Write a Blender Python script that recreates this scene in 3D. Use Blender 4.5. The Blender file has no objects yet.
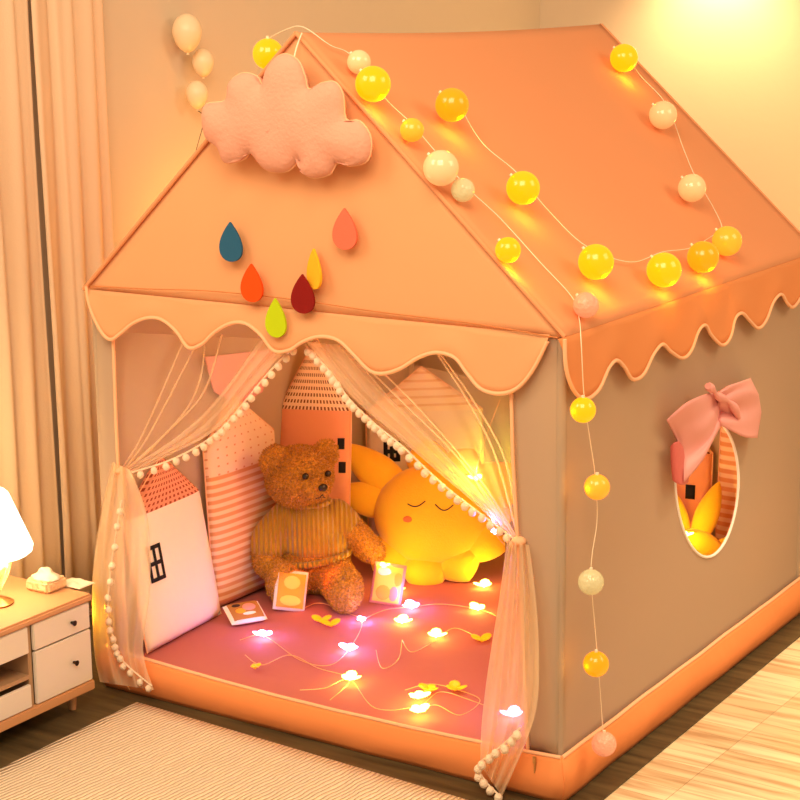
import bpy, bmesh, math, random
from mathutils import Vector, Matrix, noise
random.seed(7)
PI = math.pi
scn = bpy.context.scene
COL = scn.collection

# ------------------------------------------------------------------ camera
W, D, HE, HR = 1.2705, 1.4052, 1.0, 1.5889
FPX, PITCH, YAW, ROLL = 1757.7, .217, .578, -.0123
CAM = Vector((2.863, -3.0406, 1.6285))
_F = Vector((-math.sin(YAW)*math.cos(PITCH), math.cos(YAW)*math.cos(PITCH), -math.sin(PITCH)))
_R0 = Vector((math.cos(YAW), math.sin(YAW), 0)); _U0 = _R0.cross(_F)
_R = _R0*math.cos(ROLL)+_U0*math.sin(ROLL); _U = _U0*math.cos(ROLL)-_R0*math.sin(ROLL)
cd = bpy.data.cameras.new('camera'); cam = bpy.data.objects.new('camera', cd); COL.objects.link(cam)
cd.sensor_width = 36; cd.lens = 36*FPX/800; cd.clip_start = .05
M = Matrix((( _R.x, _U.x, -_F.x), (_R.y, _U.y, -_F.y), (_R.z, _U.z, -_F.z))).to_4x4()
M.translation = CAM; cam.matrix_world = M
scn.camera = cam

# ------------------------------------------------------------------ world, light, exposure
scn.view_settings.view_transform = 'Standard'; scn.view_settings.look = 'None'
scn.view_settings.gamma = 1; scn.view_settings.exposure = 0.5; scn.view_settings.use_curve_mapping = False
w = bpy.data.worlds.new('world'); scn.world = w; w.use_nodes = True
w.node_tree.nodes['Background'].inputs[0].default_value = (1, .72, .46, 1)
w.node_tree.nodes['Background'].inputs[1].default_value = .34

def light(name, typ, loc, energy, color, size=.1, target=None, parent=None, spot=None, blend=.5):
    l = bpy.data.lights.new(name, typ); l.energy = energy; l.color = color
    if typ == 'AREA': l.size = size
    else: l.shadow_soft_size = size
    if typ == 'SPOT': l.spot_size = spot; l.spot_blend = blend
    o = bpy.data.objects.new(name, l); COL.objects.link(o); o.location = loc
    if target is not None:
        o.rotation_euler = (Vector(target)-Vector(loc)).to_track_quat('-Z', 'Y').to_euler()
    if parent: o.parent = parent
    return o
light('overhead_fill', 'AREA', (1.9, -1.9, 3.0), 56, (1, .74, .46), 1.6, (.6, .2, .6))  # added overhead fill, no fixture modelled
light('room_fill', 'AREA', (-.1, -1.6, 2.6), 17, (1, .80, .58), 1.0, (.6, .2, .5))  # added area fill from the front left
light('side_fill', 'AREA', (3.6, 1.0, 2.6), 24, (1, .70, .40), 1.4, (1.2, .7, .5))  # added fill from the right to brighten roof, side wall and floor
light('wall_downlight', 'SPOT', (.30, 2.84, 1.98), 42, (1, .64, .28), .03, (.285, 3.0, 1.2), spot=math.radians(110), blend=.9)
light('corner_light', 'POINT', (-.22, .95, .95), 5.0, (1, .44, .08), .12)
light('back_light', 'POINT', (1.1, 2.3, .9), 9, (1, .58, .14), .2)
light('floor_wash', 'SPOT', (2.2, 1.2, 2.4), 110, (1, .80, .50), .12, (1.9, .75, 0), spot=math.radians(50), blend=.8)
light('tent_inside_light', 'POINT', (.72, .60, .80), 5.0, (1, .62, .30), .12)

# ------------------------------------------------------------------ pixel -> place helpers (evaluated on real planes)
def ray(px, py): return _F*FPX + _R*(px-400) + _U*(400-py)
def at(px, py, ax, v):
    d = ray(px, py); t = (v-CAM[ax])/d[ax]; return CAM+d*t
def atp(px, py, P, n):
    d = ray(px, py); n = Vector(n); t = (Vector(P)-CAM).dot(n)/d.dot(n); return CAM+d*t
def pxm(P): return (Vector(P)-CAM).dot(_F)/FPX        # metres per pixel at P

# ------------------------------------------------------------------ materials
def lin(c):
    return tuple(((x/255)/12.92 if x/255 <= .04045 else ((x/255+.055)/1.055)**2.4) for x in c)+(1,)
def mat(name, col, rough=.85, transl=0, emit=0, ecol=None, metal=0, bump=0, bscale=400, trans=0, alpha=1, sheen=0, spec=.3, bdet=2):
    m = bpy.data.materials.new(name); m.use_nodes = True; nt = m.node_tree; N = nt.nodes; L = nt.links
    b = N['Principled BSDF']; out = N['Material Output']
    b.inputs['Base Color'].default_value = tuple(col[:3])+(1,)
    b.inputs['Roughness'].default_value = rough; b.inputs['Metallic'].default_value = metal
    b.inputs['Specular IOR Level'].default_value = spec
    b.inputs['Sheen Weight'].default_value = sheen
    b.inputs['Transmission Weight'].default_value = trans
    if emit:
        b.inputs['Emission Color'].default_value = tuple((ecol or col)[:3])+(1,); b.inputs['Emission Strength'].default_value = emit
    if bump:
        t = N.new('ShaderNodeTexNoise'); t.inputs['Scale'].default_value = bscale; t.inputs['Detail'].default_value = bdet
        tc = N.new('ShaderNodeTexCoord'); L.new(tc.outputs['Object'], t.inputs['Vector'])
        bp = N.new('ShaderNodeBump'); bp.inputs['Strength'].default_value = bump; bp.inputs['Distance'].default_value = .01
        L.new(t.outputs['Fac'], bp.inputs['Height']); L.new(bp.outputs[0], b.inputs['Normal'])
    last = b.outputs[0]
    if transl:
        tr = N.new('ShaderNodeBsdfTranslucent'); tr.inputs[0].default_value = tuple(col[:3])+(1,)
        mx = N.new('ShaderNodeMixShader'); mx.inputs[0].default_value = transl
        L.new(last, mx.inputs[1]); L.new(tr.outputs[0], mx.inputs[2]); last = mx.outputs[0]
    if alpha < 1:
        tp = N.new('ShaderNodeBsdfTransparent')
        mx = N.new('ShaderNodeMixShader'); mx.inputs[0].default_value = alpha
        L.new(tp.outputs[0], mx.inputs[1]); L.new(last, mx.inputs[2]); last = mx.outputs[0]
    L.new(last, out.inputs[0])
    return m
def colour_nodes(m, build):
    """build(nt) returns a colour socket that feeds the base colour"""
    nt = m.node_tree; s = build(nt); b = nt.nodes['Principled BSDF']
    nt.links.new(s, b.inputs['Base Color']); return m
def ramp(nt, fac, stops, const=False):
    r = nt.nodes.new('ShaderNodeValToRGB'); e = r.color_ramp.elements
    if const: r.color_ramp.interpolation = 'CONSTANT'
    e[0].position, e[0].color = stops[0][0], tuple(stops[0][1][:3])+(1,)
    e[1].position, e[1].color = stops[1][0], tuple(stops[1][1][:3])+(1,)
    for p, c in stops[2:]:
        x = e.new(p); x.color = tuple(c[:3])+(1,)
    nt.links.new(fac, r.inputs[0]); return r.outputs[0]
def uvnode(nt):
    return nt.nodes.new('ShaderNodeUVMap').outputs[0]

ORANGE_FRONT = (.86, .50, .255)
m_gable = mat('gable_fabric', (.90, .50, .25), .9, transl=.25, bump=.15, bscale=9)
m_roof = mat('roof_fabric', (.90, .42, .20), .9, transl=.25, bump=.25, bscale=7)
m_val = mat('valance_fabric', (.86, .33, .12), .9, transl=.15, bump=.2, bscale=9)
m_trim = mat('peach_piping', (.92, .52, .30), .8)
m_wall = mat('beige_fabric', (.63, .48, .345), .9, transl=.35, bump=.2, bscale=6)
m_base = mat('orange_bumper', (.90, .31, .10), .8, transl=.0, bump=.25, bscale=10)
m_mattress = mat('pink_cotton', (.50, .15, .135), .85, bump=.35, bscale=10)
m_veil = mat('sheer_gauze', (1, .80, .58), .9, transl=.45, alpha=.22)
m_veil2 = mat('gathered_gauze', (1, .80, .56), .9, transl=.45, alpha=.38)
m_veil3 = mat('layered_gauze', (1, .80, .56), .9, transl=.45, alpha=.62)
m_pom = mat('pompom_wool', (1, .80, .60), .95, bump=.6, bscale=300)
m_cream = mat('cream_cotton', (.92, .76, .60), .9, bump=.12, bscale=60)
m_white = mat('white_cotton', (.95, .82, .70), .9, bump=.12, bscale=60)
m_peach = mat('peach_cotton', (.88, .38, .20), .9, bump=.12, bscale=60)
m_black = mat('black_print', (.012, .01, .012), .8)
m_thread = mat('dark_thread', (.05, .025, .02), .8)
m_sun = mat('yellow_plush', (1, .57, .02), .9, transl=.0, bump=.2, bscale=250, sheen=.3)
m_cheek = mat('cheek_embroidery', (.75, .18, .05), .9)
m_fur = mat('bear_fur', (.50, .17, .025), .9, sheen=.4)
colour_nodes(m_fur, lambda nt: ramp(nt, (lambda t: (t.inputs['Scale'].__setattr__('default_value', 60), t.outputs['Fac'])[1])(nt.nodes.new('ShaderNodeTexNoise')),
    [(.35, (.40, .17, .010)), (.65, (.78, .38, .035))]))
m_knit = mat('knit_wool', (.52, .28, .02), .95, sheen=.3)
m_glossblack = mat('glossy_black', (.015, .008, .005), .2, spec=.6)
m_cloud = mat('cloud_felt', (.76, .37, .27), .95, bump=.25, bscale=120)
m_cable = mat('clear_cable', (.95, .80, .60), .5)
m_wood = mat('cabinet_wood', (.62, .33, .16), .5)
m_lacquer = mat('white_lacquer', (.78, .72, .64), .35)
m_inside = mat('shelf_inside', (.45, .28, .16), .6)
m_dark = mat('dark_metal', (.03, .02, .02), .35, metal=.6)
m_brass = mat('brass', (.60, .33, .12), .3, metal=.9)
m_pinkbow = mat('pink_satin', (.88, .40, .38), .45, transl=.1, bump=.15, bscale=20)
m_bowin = mat('rose_satin', (.70, .16, .15), .5, bump=.2, bscale=30)
m_wallm = mat('wall_paint', (.68, .57, .44), .9, bump=.05, bscale=40)
m_ceil = mat('ceiling_paint', (.8, .7, .55), .9)
m_whitetube = mat('white_piping', (1, .95, .9), .5)

# knit ribs
def knit(m):
    nt = m.node_tree; N = nt.nodes; L = nt.links
    tc = N.new('ShaderNodeTexCoord')
    wv = N.new('ShaderNodeTexWave'); wv.wave_type = 'BANDS'; wv.bands_direction = 'X'
    wv.inputs['Scale'].default_value = 26; wv.inputs['Distortion'].default_value = .6; wv.inputs['Detail Scale'].default_value = 3
    L.new(tc.outputs['Object'], wv.inputs['Vector'])
    bp = N.new('ShaderNodeBump'); bp.inputs['Strength'].default_value = 1; bp.inputs['Distance'].default_value = .006
    L.new(wv.outputs['Fac'], bp.inputs['Height']); L.new(bp.outputs[0], N['Principled BSDF'].inputs['Normal'])
knit(m_knit)

def stripes_mat(name, a, b, n, axis=1, duty=.5, wob=0, bump=0):
    m = mat(name, a, .9); nt = m.node_tree; N = nt.nodes; L = nt.links
    sp = N.new('ShaderNodeSeparateXYZ'); L.new(uvnode(nt), sp.inputs[0])
    mu = N.new('ShaderNodeMath'); mu.operation = 'MULTIPLY'; mu.inputs[1].default_value = n; L.new(sp.outputs[axis], mu.inputs[0])
    fr = N.new('ShaderNodeMath'); fr.operation = 'FRACT'; L.new(mu.outputs[0], fr.inputs[0])
    c = ramp(nt, fr.outputs[0], [(0, a), (duty-.12, a), (duty, b), (.88, b), (1, a)])
    L.new(c, N['Principled BSDF'].inputs['Base Color'])
    return m
def grid_mat(name, a, b, nu, nv, size=.5, soft=.08, shift=.5):
    """rows of small marks: b on a"""
    m = mat(name, a, .9); nt = m.node_tree; N = nt.nodes; L = nt.links
    sp = N.new('ShaderNodeSeparateXYZ'); L.new(uvnode(nt), sp.inputs[0])
    outs = []
    for ax, n in ((0, nu), (1, nv)):
        mu = N.new('ShaderNodeMath'); mu.operation = 'MULTIPLY'; mu.inputs[1].default_value = n; L.new(sp.outputs[ax], mu.inputs[0])
        fr = N.new('ShaderNodeMath'); fr.operation = 'FRACT'; L.new(mu.outputs[0], fr.inputs[0])
        lt = N.new('ShaderNodeMath'); lt.operation = 'LESS_THAN'; lt.inputs[1].default_value = size; L.new(fr.outputs[0], lt.inputs[0]); outs.append(lt.outputs[0])
    mm = N.new('ShaderNodeMath'); mm.operation = 'MULTIPLY'; L.new(outs[0], mm.inputs[0]); L.new(outs[1], mm.inputs[1])
    L.new(ramp(nt, mm.outputs[0], [(0, a), (1, b)]), N['Principled BSDF'].inputs['Base Color'])
    return m
m_check = grid_mat('woven_pink_check', (.86, .36, .22), (.36, .06, .03), 16, 9, .5)
m_dots = grid_mat('cream_with_tiny_dots', (.95, .70, .48), (.78, .38, .20), 9, 9, .22)
m_dots2 = grid_mat('cream_with_brown_dashes', (.95, .72, .46), (.22, .07, .03), 20, 11, .5)
m_stripe = stripes_mat('pink_cream_stripes', (.95, .68, .44), (.80, .36, .16), 17)
m_stripe2 = stripes_mat('cream_tan_stripes', (.95, .76, .52), (.78, .48, .24), 5.5, duty=.7)

# floor planks
m_floor = mat('light_oak_planks', (.6, .4, .2), .35, spec=.4)
def _floor(nt):
    N = nt.nodes; L = nt.links
    tc = N.new('ShaderNodeTexCoord'); mp = N.new('ShaderNodeMapping'); mp.inputs['Rotation'].default_value = (0, 0, PI/2*0+math.radians(2))
    L.new(tc.outputs['Object'], mp.inputs[0])
    br = N.new('ShaderNodeTexBrick'); br.inputs['Scale'].default_value = 1
    br.inputs['Brick Width'].default_value = .36; br.inputs['Row Height'].default_value = .062; br.offset = 0.0; br.inputs['Mortar Size'].default_value = .0006
    br.inputs['Color1'].default_value = (.90, .74, .52, 1); br.inputs['Color2'].default_value = (.66, .46, .26, 1); br.inputs['Mortar'].default_value = (.34, .22, .12, 1)
    br.inputs['Bias'].default_value = -.25
    L.new(mp.outputs[0], br.inputs['Vector'])
    m2 = N.new('ShaderNodeMapping'); m2.inputs['Scale'].default_value = (2.2, 26, 1); L.new(tc.outputs['Object'], m2.inputs[0])
    t = N.new('ShaderNodeTexNoise'); t.inputs['Scale'].default_value = 1.5; t.inputs['Detail'].default_value = 6; t.inputs['Distortion'].default_value = .4
    L.new(m2.outputs[0], t.inputs['Vector'])
    r = ramp(nt, t.outputs['Fac'], [(.36, (.50, .34, .20)), (.56, (1, .95, .86))])
    mx = N.new('ShaderNodeMix'); mx.data_type = 'RGBA'; mx.blend_type = 'MULTIPLY'; mx.inputs[0].default_value = .75
    L.new(br.outputs[0], mx.inputs[6]); L.new(r, mx.inputs[7]); return mx.outputs[2]
colour_nodes(m_floor, _floor)
m_shademat = mat('dark_mat_and_floor_shade', (.10, .075, .035), .45)  # mat brown, also used as painted shade on the floor at the left
def _shademat(nt):
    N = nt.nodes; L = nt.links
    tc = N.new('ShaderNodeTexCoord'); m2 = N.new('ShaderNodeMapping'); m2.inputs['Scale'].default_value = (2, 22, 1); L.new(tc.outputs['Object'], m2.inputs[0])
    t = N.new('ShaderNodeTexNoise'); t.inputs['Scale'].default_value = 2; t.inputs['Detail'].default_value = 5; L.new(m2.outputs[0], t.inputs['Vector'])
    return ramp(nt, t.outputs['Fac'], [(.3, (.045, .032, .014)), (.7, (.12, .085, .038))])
colour_nodes(m_shademat, _shademat)
m_rug = mat('cream_woven_rug', (.85, .68, .48), .95)
def _rug(nt):
    N = nt.nodes; L = nt.links
    tc = N.new('ShaderNodeTexCoord')
    mp = N.new('ShaderNodeMapping'); mp.inputs['Rotation'].default_value = (0, 0, math.radians(6)); L.new(tc.outputs['Object'], mp.inputs[0])
    wv = N.new('ShaderNodeTexWave'); wv.wave_type = 'BANDS'; wv.bands_direction = 'X'; wv.inputs['Scale'].default_value = 27
    wv.inputs['Distortion'].default_value = 3.5; wv.inputs['Detail'].default_value = 2; wv.inputs['Detail Scale'].default_value = .8
    L.new(mp.outputs[0], wv.inputs['Vector'])
    bp = N.new('ShaderNodeBump'); bp.inputs['Strength'].default_value = .8; bp.inputs['Distance'].default_value = .006
    L.new(wv.outputs['Fac'], bp.inputs['Height']); L.new(bp.outputs[0], N['Principled BSDF'].inputs['Normal'])
    return ramp(nt, wv.outputs['Fac'], [(.05, (.50, .36, .22)), (.35, (.92, .78, .60))])
colour_nodes(m_rug, _rug)
m_curt = mat('curtain_linen', (.90, .70, .50), .9, transl=.2, bump=.1, bscale=200)

# ------------------------------------------------------------------ mesh helpers
class MB:
    def __init__(s): s.v = []; s.f = []; s.uv = {}
    def add(s, vs, fs):
        b = len(s.v); s.v += [Vector(x) for x in vs]; s.f += [tuple(b+i for i in f) for f in fs]; return b
    def box(s, a, b, Mx=None, bev=0):
        bm = bmesh.new(); bmesh.ops.create_cube(bm, size=1)
        a = Vector(a); b = Vector(b); c = (a+b)/2; d = b-a
        for v in bm.verts: v.co = Vector((v.co.x*d.x, v.co.y*d.y, v.co.z*d.z))+c
        if bev: bmesh.ops.bevel(bm, geom=bm.edges[:], offset=bev, segments=2, affect='EDGES')
        s.bm(bm, Mx)
    def bm(s, bm, Mx=None):
        bm.verts.ensure_lookup_table(); bm.verts.index_update()
        s.add([(Mx @ v.co) if Mx else v.co.copy() for v in bm.verts], [[v.index for v in f.verts] for f in bm.faces]); bm.free()
    def grid(s, fn, nu, nv, closeu=False):
        n = nu if closeu else nu+1
        vs = [fn(i/nu, j/nv) for j in range(nv+1) for i in range(n)]
        fs = []; uvs = []
        for j in range(nv):
            for i in range(nu):
                i2 = (i+1) % n
                fs.append((j*n+i, j*n+i2, (j+1)*n+i2, (j+1)*n+i)); uvs.append(((i/nu, j/nv), ((i+1)/nu, j/nv), ((i+1)/nu, (j+1)/nv), (i/nu, (j+1)/nv)))
        f0 = len(s.f); s.add(vs, fs)
        for k, u in enumerate(uvs): s.uv[f0+k] = u
    def ell(s, c, r, Mx=None, seg=20, rings=12):
        R3 = Mx or Matrix.Identity(3)
        c = Vector(c)
        if isinstance(r, (int, float)): r = (r, r, r)
        def fn(u, v):
            a = u*2*PI; b = (v-.5)*PI
            return c + R3 @ Vector((r[0]*math.cos(a)*math.cos(b), r[1]*math.sin(a)*math.cos(b), r[2]*math.sin(b)))
        s.grid(fn, seg, rings, True)
    def tube(s, pts, r, seg=6, closed=False, cap=True):
        pts = [Vector(p) for p in pts]; n = len(pts); rr = r if callable(r) else (lambda t: r)
        rings = []; prev = None
        for i, p in enumerate(pts):
            a = pts[(i-1) % n] if (closed or i > 0) else p; b = pts[(i+1) % n] if (closed or i < n-1) else p
            t = (b-a); t = t.normalized() if t.length > 1e-9 else Vector((0, 0, 1))
            if prev is None:
                ref = Vector((0, 0, 1)) if abs(t.z) < .9 else Vector((1, 0, 0)); x = t.cross(ref).normalized()
            else:
                x = (prev - t*prev.dot(t)); x = x.normalized() if x.length > 1e-6 else t.orthogonal().normalized()
            prev = x; y = t.cross(x); q = rr(i/max(1, n-1))
            rings.append([p + (x*math.cos(k*2*PI/seg)+y*math.sin(k*2*PI/seg))*q for k in range(seg)])
        b0 = s.add([v for r_ in rings for v in r_], [])
        m = n if closed else n-1
        for i in range(m):
            j = (i+1) % n
            for k in range(seg):
                s.f.append((b0+i*seg+k, b0+i*seg+(k+1) % seg, b0+j*seg+(k+1) % seg, b0+j*seg+k))
        if cap and not closed:
            s.f.append(tuple(b0+k for k in reversed(range(seg)))); s.f.append(tuple(b0+(n-1)*seg+k for k in range(seg)))
    def lathe(s, prof, c=(0, 0, 0), seg=32, fn=None):
        c = Vector(c)
        n = len(prof)
        def g(u, v):
            i = min(int(round(v*(n-1))), n-1); r, z = prof[i]; a = u*2*PI
            if fn: r = fn(r, z, a)
            return c+Vector((r*math.cos(a), r*math.sin(a), z))
        s.grid(g, seg, n-1, True)
    def prism(s, pts, depth, Mx=None):
        """closed 2-D outline (x,z) extruded along y by depth"""
        n = len(pts); vs = [Vector((p[0], 0, p[1])) for p in pts]+[Vector((p[0], depth, p[1])) for p in pts]
        if Mx: vs = [Mx @ v for v in vs]
        s.add(vs, [tuple(range(n)), tuple(reversed(range(n, 2*n)))]+[(i, (i+1) % n, n+(i+1) % n, n+i) for i in range(n)])
    def build(s, name, m, parent=None, smooth=True, solid=0, sub=0):
        me = bpy.data.meshes.new(name)
        off = Vector((0, 0, 0))
        me.from_pydata([tuple(v) for v in s.v], [], s.f)
        if s.uv:
            l = me.uv_layers.new(name='UVMap')
            for fi, u in s.uv.items():
                for k, li in enumerate(me.polygons[fi].loop_indices): l.data[li].uv = u[k]
        me.materials.append(m)
        if smooth:
            me.polygons.foreach_set('use_smooth', [True]*len(me.polygons))
        me.update()
        if not s.uv:
            bm = bmesh.new(); bm.from_mesh(me); bmesh.ops.recalc_face_normals(bm, faces=bm.faces); bm.to_mesh(me); bm.free()
        o = bpy.data.objects.new(name, me); COL.objects.link(o)
        if smooth:
            bpy_auto(o)
        if solid:
            md = o.modifiers.new('thickness', 'SOLIDIFY'); md.thickness = solid; md.offset = 0
        if sub:
            md = o.modifiers.new('smooth', 'SUBSURF'); md.levels = sub; md.render_levels = sub
        if parent:
            o.parent = parent; o.matrix_parent_inverse = parent_inv(parent)
        return o
def bpy_auto(o):
    try: o.data.set_sharp_from_angle(angle=math.radians(50))
    except Exception: pass
def parent_inv(p):
    Mx = Matrix.Identity(4); q = p
    chain = []
    while q: chain.append(q); q = q.parent
    for q in reversed(chain):
        Mx = Mx @ q.matrix_parent_inverse @ q.matrix_basis
    return Mx.inverted()
def tag(o, label=None, cat=None, group=None, kind=None):
    if label: o['label'] = label
    if cat: o['category'] = cat
    if group: o['group'] = group
    if kind: o['kind'] = kind
    return o
def thing(name, loc, label, cat, group=None):
    o = bpy.data.objects.new(name, None); COL.objects.link(o); o.location = loc; o.empty_display_size = .05
    return tag(o, label, cat, group)
def catmull(pts, n=6, closed=False):
    P = [Vector(p) for p in pts]; out = []; m = len(P)
    for i in range(m if closed else m-1):
        g = lambda k: P[k % m] if closed else P[max(0, min(m-1, k))]
        p0, p1, p2, p3 = g(i-1), g(i), g(i+1), g(i+2)
        for j in range(n):
            t = j/n
            out.append(.5*((2*p1)+(-p0+p2)*t+(2*p0-5*p1+4*p2-p3)*t*t+(-p0+3*p1-3*p2+p3)*t**3))
    if not closed: out.append(P[-1])
    return out
def struct(mb, name, m, **k):
    o = mb.build(name, m, **k); return tag(o, kind='structure')

# ------------------------------------------------------------------ room shell
XW, YB = -.45, 3.057
b = MB(); b.box((XW, -4, -.05), (4, YB, 0)); struct(b, 'floor', m_floor, smooth=False)
b = MB(); b.box((XW-.06, -4, 0), (XW, YB, 3.4)); struct(b, 'wall_left', m_wallm, smooth=False)
b = MB(); b.box((XW-.06, YB, 0), (4, YB+.06, 3.4)); struct(b, 'wall_back', m_wallm, smooth=False)
b = MB(); b.box((XW, YB-.015, 0), (4, YB, .09), bev=.003); struct(b, 'baseboard_back', m_lacquer, smooth=False)
b = MB(); b.box((XW, 1.2, 0), (XW+.015, YB-.015, .09), bev=.003); struct(b, 'baseboard_left', m_lacquer, smooth=False)

# dark mat under tent, its colour standing in for shaded floor by the cabinet, rug in front
b = MB(); b.box((-.40, -1.5, 0), (1.335, 1.46, .004)); o = b.build('floor_shade_mat', m_shademat, smooth=False)
tag(o, 'thin dark brown wood-grained mat under the play tent, extended left as painted floor shade', 'floor mat')
b = MB(); rc = at(137, 704, 2, .008); r2 = at(460, 800, 2, .008); r3 = at(0, 771, 2, .008)
ux = (r2-rc); ux.z = 0; ux.normalize(); uy = Vector((-ux.y, ux.x, 0)); ld = (r3-rc); ld.z = 0; ld.normalize()
def rugp(u, v):
    p = rc+ux*(u*1.5)+ld*(v*1.2); return Vector((p.x, p.y, .0135))
b.grid(rugp, 30, 24)
o = b.build('rug', m_rug); md = o.modifiers.new('t', 'SOLIDIFY'); md.thickness = .009; md.offset = -1 if False else 1
for p_ in o.data.vertices: p_.co.z = .0045
if o.data.polygons[0].normal.z < 0: o.data.flip_normals()
tag(o, 'cream woven rug with fine ridges on the floor before the tent', 'rug')

# wall curtains
def wall_curtain(px0, px1, label, folds, amp):
    y0 = at(px0, 300, 0, XW+.05).y; y1 = at(px1, 300, 0, XW+.05).y
    b = MB()
    def fn(u, v):
        y = y0+(y1-y0)*u; z = .03+2.6*v
        a = amp*(.75+.25*math.cos(3*v))
        return Vector((XW+.055+a*math.sin(u*folds*2*PI+.6*math.sin(u*9))+.3*a*math.sin(u*folds*4.3*PI+1), y+.006*math.sin(7*v+u*20), z))
    b.grid(fn, 90, 10); o = b.build('wall_curtain', m_curt, solid=.002)
    return tag(o, label, 'curtain', 'long curtains on the left wall')
wall_curtain(47, 116, 'beige wall curtain panel nearer the play tent, behind its left edge', 3, .013)
wall_curtain(-70, 44, 'beige wall curtain panel at the far left, behind the glowing lamp', 4, .013)

# ------------------------------------------------------------------ play tent
tent = thing('play_tent', (W/2, D/2, .004), 'orange and beige house-shaped play tent standing on the floor', 'play tent')
RID = .012
def sstep(x): x = max(0, min(1, x)); return x*x*(3-2*x)
def bez(a, c, d, t): return a*(1-t)**2+c*2*t*(1-t)+d*t*t
# roof slopes
def slope(side):
    b = MB()
    def fn(u, v):
        x = W/2+side*(W/2+.004)*u; y = -.006+(D+.012)*v
        z = HR-(HR-HE)*u
        z -= .014*math.sin(PI*u)*math.sin(PI*v)
        z += .006*math.sin(PI*v)*0
        z -= .010*math.sin(PI*v)*(1-u)
        n = noise.noise(Vector((u*3, v*4, side)))*.006*math.sin(PI*u)*math.sin(PI*v)
        if u > .94: x -= side*0; z -= .0
        return Vector((x, y, z+n))
    b.grid(fn, 30, 40); return b.build('roof_panel', m_roof, tent, solid=.004)
slope(1); slope(-1)
# front and back gables
def gable(y, s):
    b = MB()
    def fn(u, v):
        x = W/2+(u-.5)*W*(1-v)
        z = HE+(HR-HE)*v
        k = math.sin(PI*u)*math.sin(PI*min(1, v*1.1+.05))
        return Vector((x, y+s*.006*k+.003*noise.noise(Vector((x*5, 0, z*5)))*k, z-.003))
    b.grid(fn, 30, 30); return b.build('gable', m_gable, tent, solid=.003)
gable(0, -1); gable(D, 1)
# crease seam
b = MB(); pts = [at(x, y, 1, -.013) for x, y in ((90, 286), (150, 289), (210, 291), (290, 299), (380, 312), (470, 323), (558, 338))]
b.tube(catmull(pts, 5), .0014, 5); b.build('seam', mat('seam_thread', (.62, .22, .07), .8), tent)
# ridge edge hems
for y in (-.006, D+.006):
    for s in (-1, 1):
        hem = MB(); hem.tube([Vector((W/2+s*(W/2+.003)*t, y, HR-(HR-HE)*t)) for t in [i/16 for i in range(17)]], .0052, 8); hem.build('roof_hem', m_roof, tent)

# front valance
fv = [(88, 286), (90, 300), (96, 318), (105, 334), (113, 339), (122, 333), (136, 322), (152, 317), (165, 320), (178, 331), (190, 347), (203, 344), (216, 332), (232, 323), (247, 323), (262, 334), (275, 350), (290, 350), (305, 341), (322, 336), (340, 340), (356, 355), (371, 370), (385, 373), (402, 368), (420, 357), (438, 352), (456, 357), (468, 372), (482, 388), (500, 393), (518, 388), (534, 370), (549, 341)]
fvw = catmull([at(x, y, 1, -.010) for x, y in fv], 5)
def valance(edge, top, nrm, m, name='valance'):
    b = MB(); n = len(edge)-1
    def fn(u, v):
        i = min(int(u*n+.5), n); e = edge[i]; t = top(e, i/n)
        return t.lerp(e, v)+Vector(nrm)*(.004+.008*math.sin(PI*v)*(.5+.5*math.sin(i/n*40)))*v
    b.grid(fn, n, 8); o = b.build(name, m, tent, solid=.0025)
    t = MB(); t.tube([e+Vector(nrm)*.006 for e in edge], .0042, 8); t.build('valance_piping', m_trim, o)
    return o
valance(fvw, lambda e, t: Vector((e.x, -.006, HE+.001)), (0, -1, 0), m_gable)
# right valance
XR = W+.012
rv = [(562, 339), (563, 365), (568, 384), (576, 396), (586, 398), (597, 388), (606, 368), (614, 360), (622, 367), (630, 379), (641, 374), (651, 354), (660, 344), (668, 351), (680, 358), (689, 350), (696, 331), (703, 325), (709, 335), (720, 345), (728, 337), (733, 318), (740, 313), (747, 320), (756, 328), (764, 320), (771, 302), (779, 294), (785, 303), (791, 307), (798, 298), (805, 282), (810, 277), (817, 268)]
rvp = []
for x, y in rv:
    p = at(x, y, 0, XR)
    if p.y <= D+.01: rvp.append(p)
rvw = catmull(rvp, 5)
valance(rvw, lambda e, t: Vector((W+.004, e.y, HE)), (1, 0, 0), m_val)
# left and back valances (turned away from this side)
def far_valance(fn2, nrm, L):
    n = 60; e = []
    for i in range(n+1):
        t = .02+.96*i/n; e.append(fn2(t, .925-.03*math.cos(t*L*2*PI/.17)))
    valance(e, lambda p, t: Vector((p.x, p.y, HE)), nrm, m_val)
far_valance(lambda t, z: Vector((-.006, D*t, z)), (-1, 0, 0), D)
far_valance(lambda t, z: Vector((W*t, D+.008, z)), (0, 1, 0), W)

# side walls; the right one has an oval hole
WX = W-.010
def flat_panel(name, fn, nu, nv, m=m_wall, sol=.003):
    b = MB(); b.grid(fn, nu, nv); return b.build(name, m, tent, solid=sol)
flat_panel('side_wall', lambda u, v: Vector((.010+.004*noise.noise(Vector((0, u*5, v*2))), .012+(D-.024)*u, .09+(HE-.09)*v)), 24, 16)
flat_panel('back_wall', lambda u, v: Vector((.012+(W-.024)*u, D-.012+.004*noise.noise(Vector((u*5, 3, v*2))), .09+(HE-.09)*v)), 24, 16)
oc = at(705, 489, 0, WX)
oval_px = [(706+31.5*math.cos(a)*(1-.10*math.sin(a)), 487+70*math.sin(a)) for a in [k*2*PI/48 for k in range(48)]]
oval = [at(x, y, 0, WX) for x, y in oval_px]
def wobble(y, z):
    return .006*noise.noise(Vector((9, y*3.0, z*1.2)))*min(1, (z-.09)*8)
bm = bmesh.new()
N1 = 24
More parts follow.
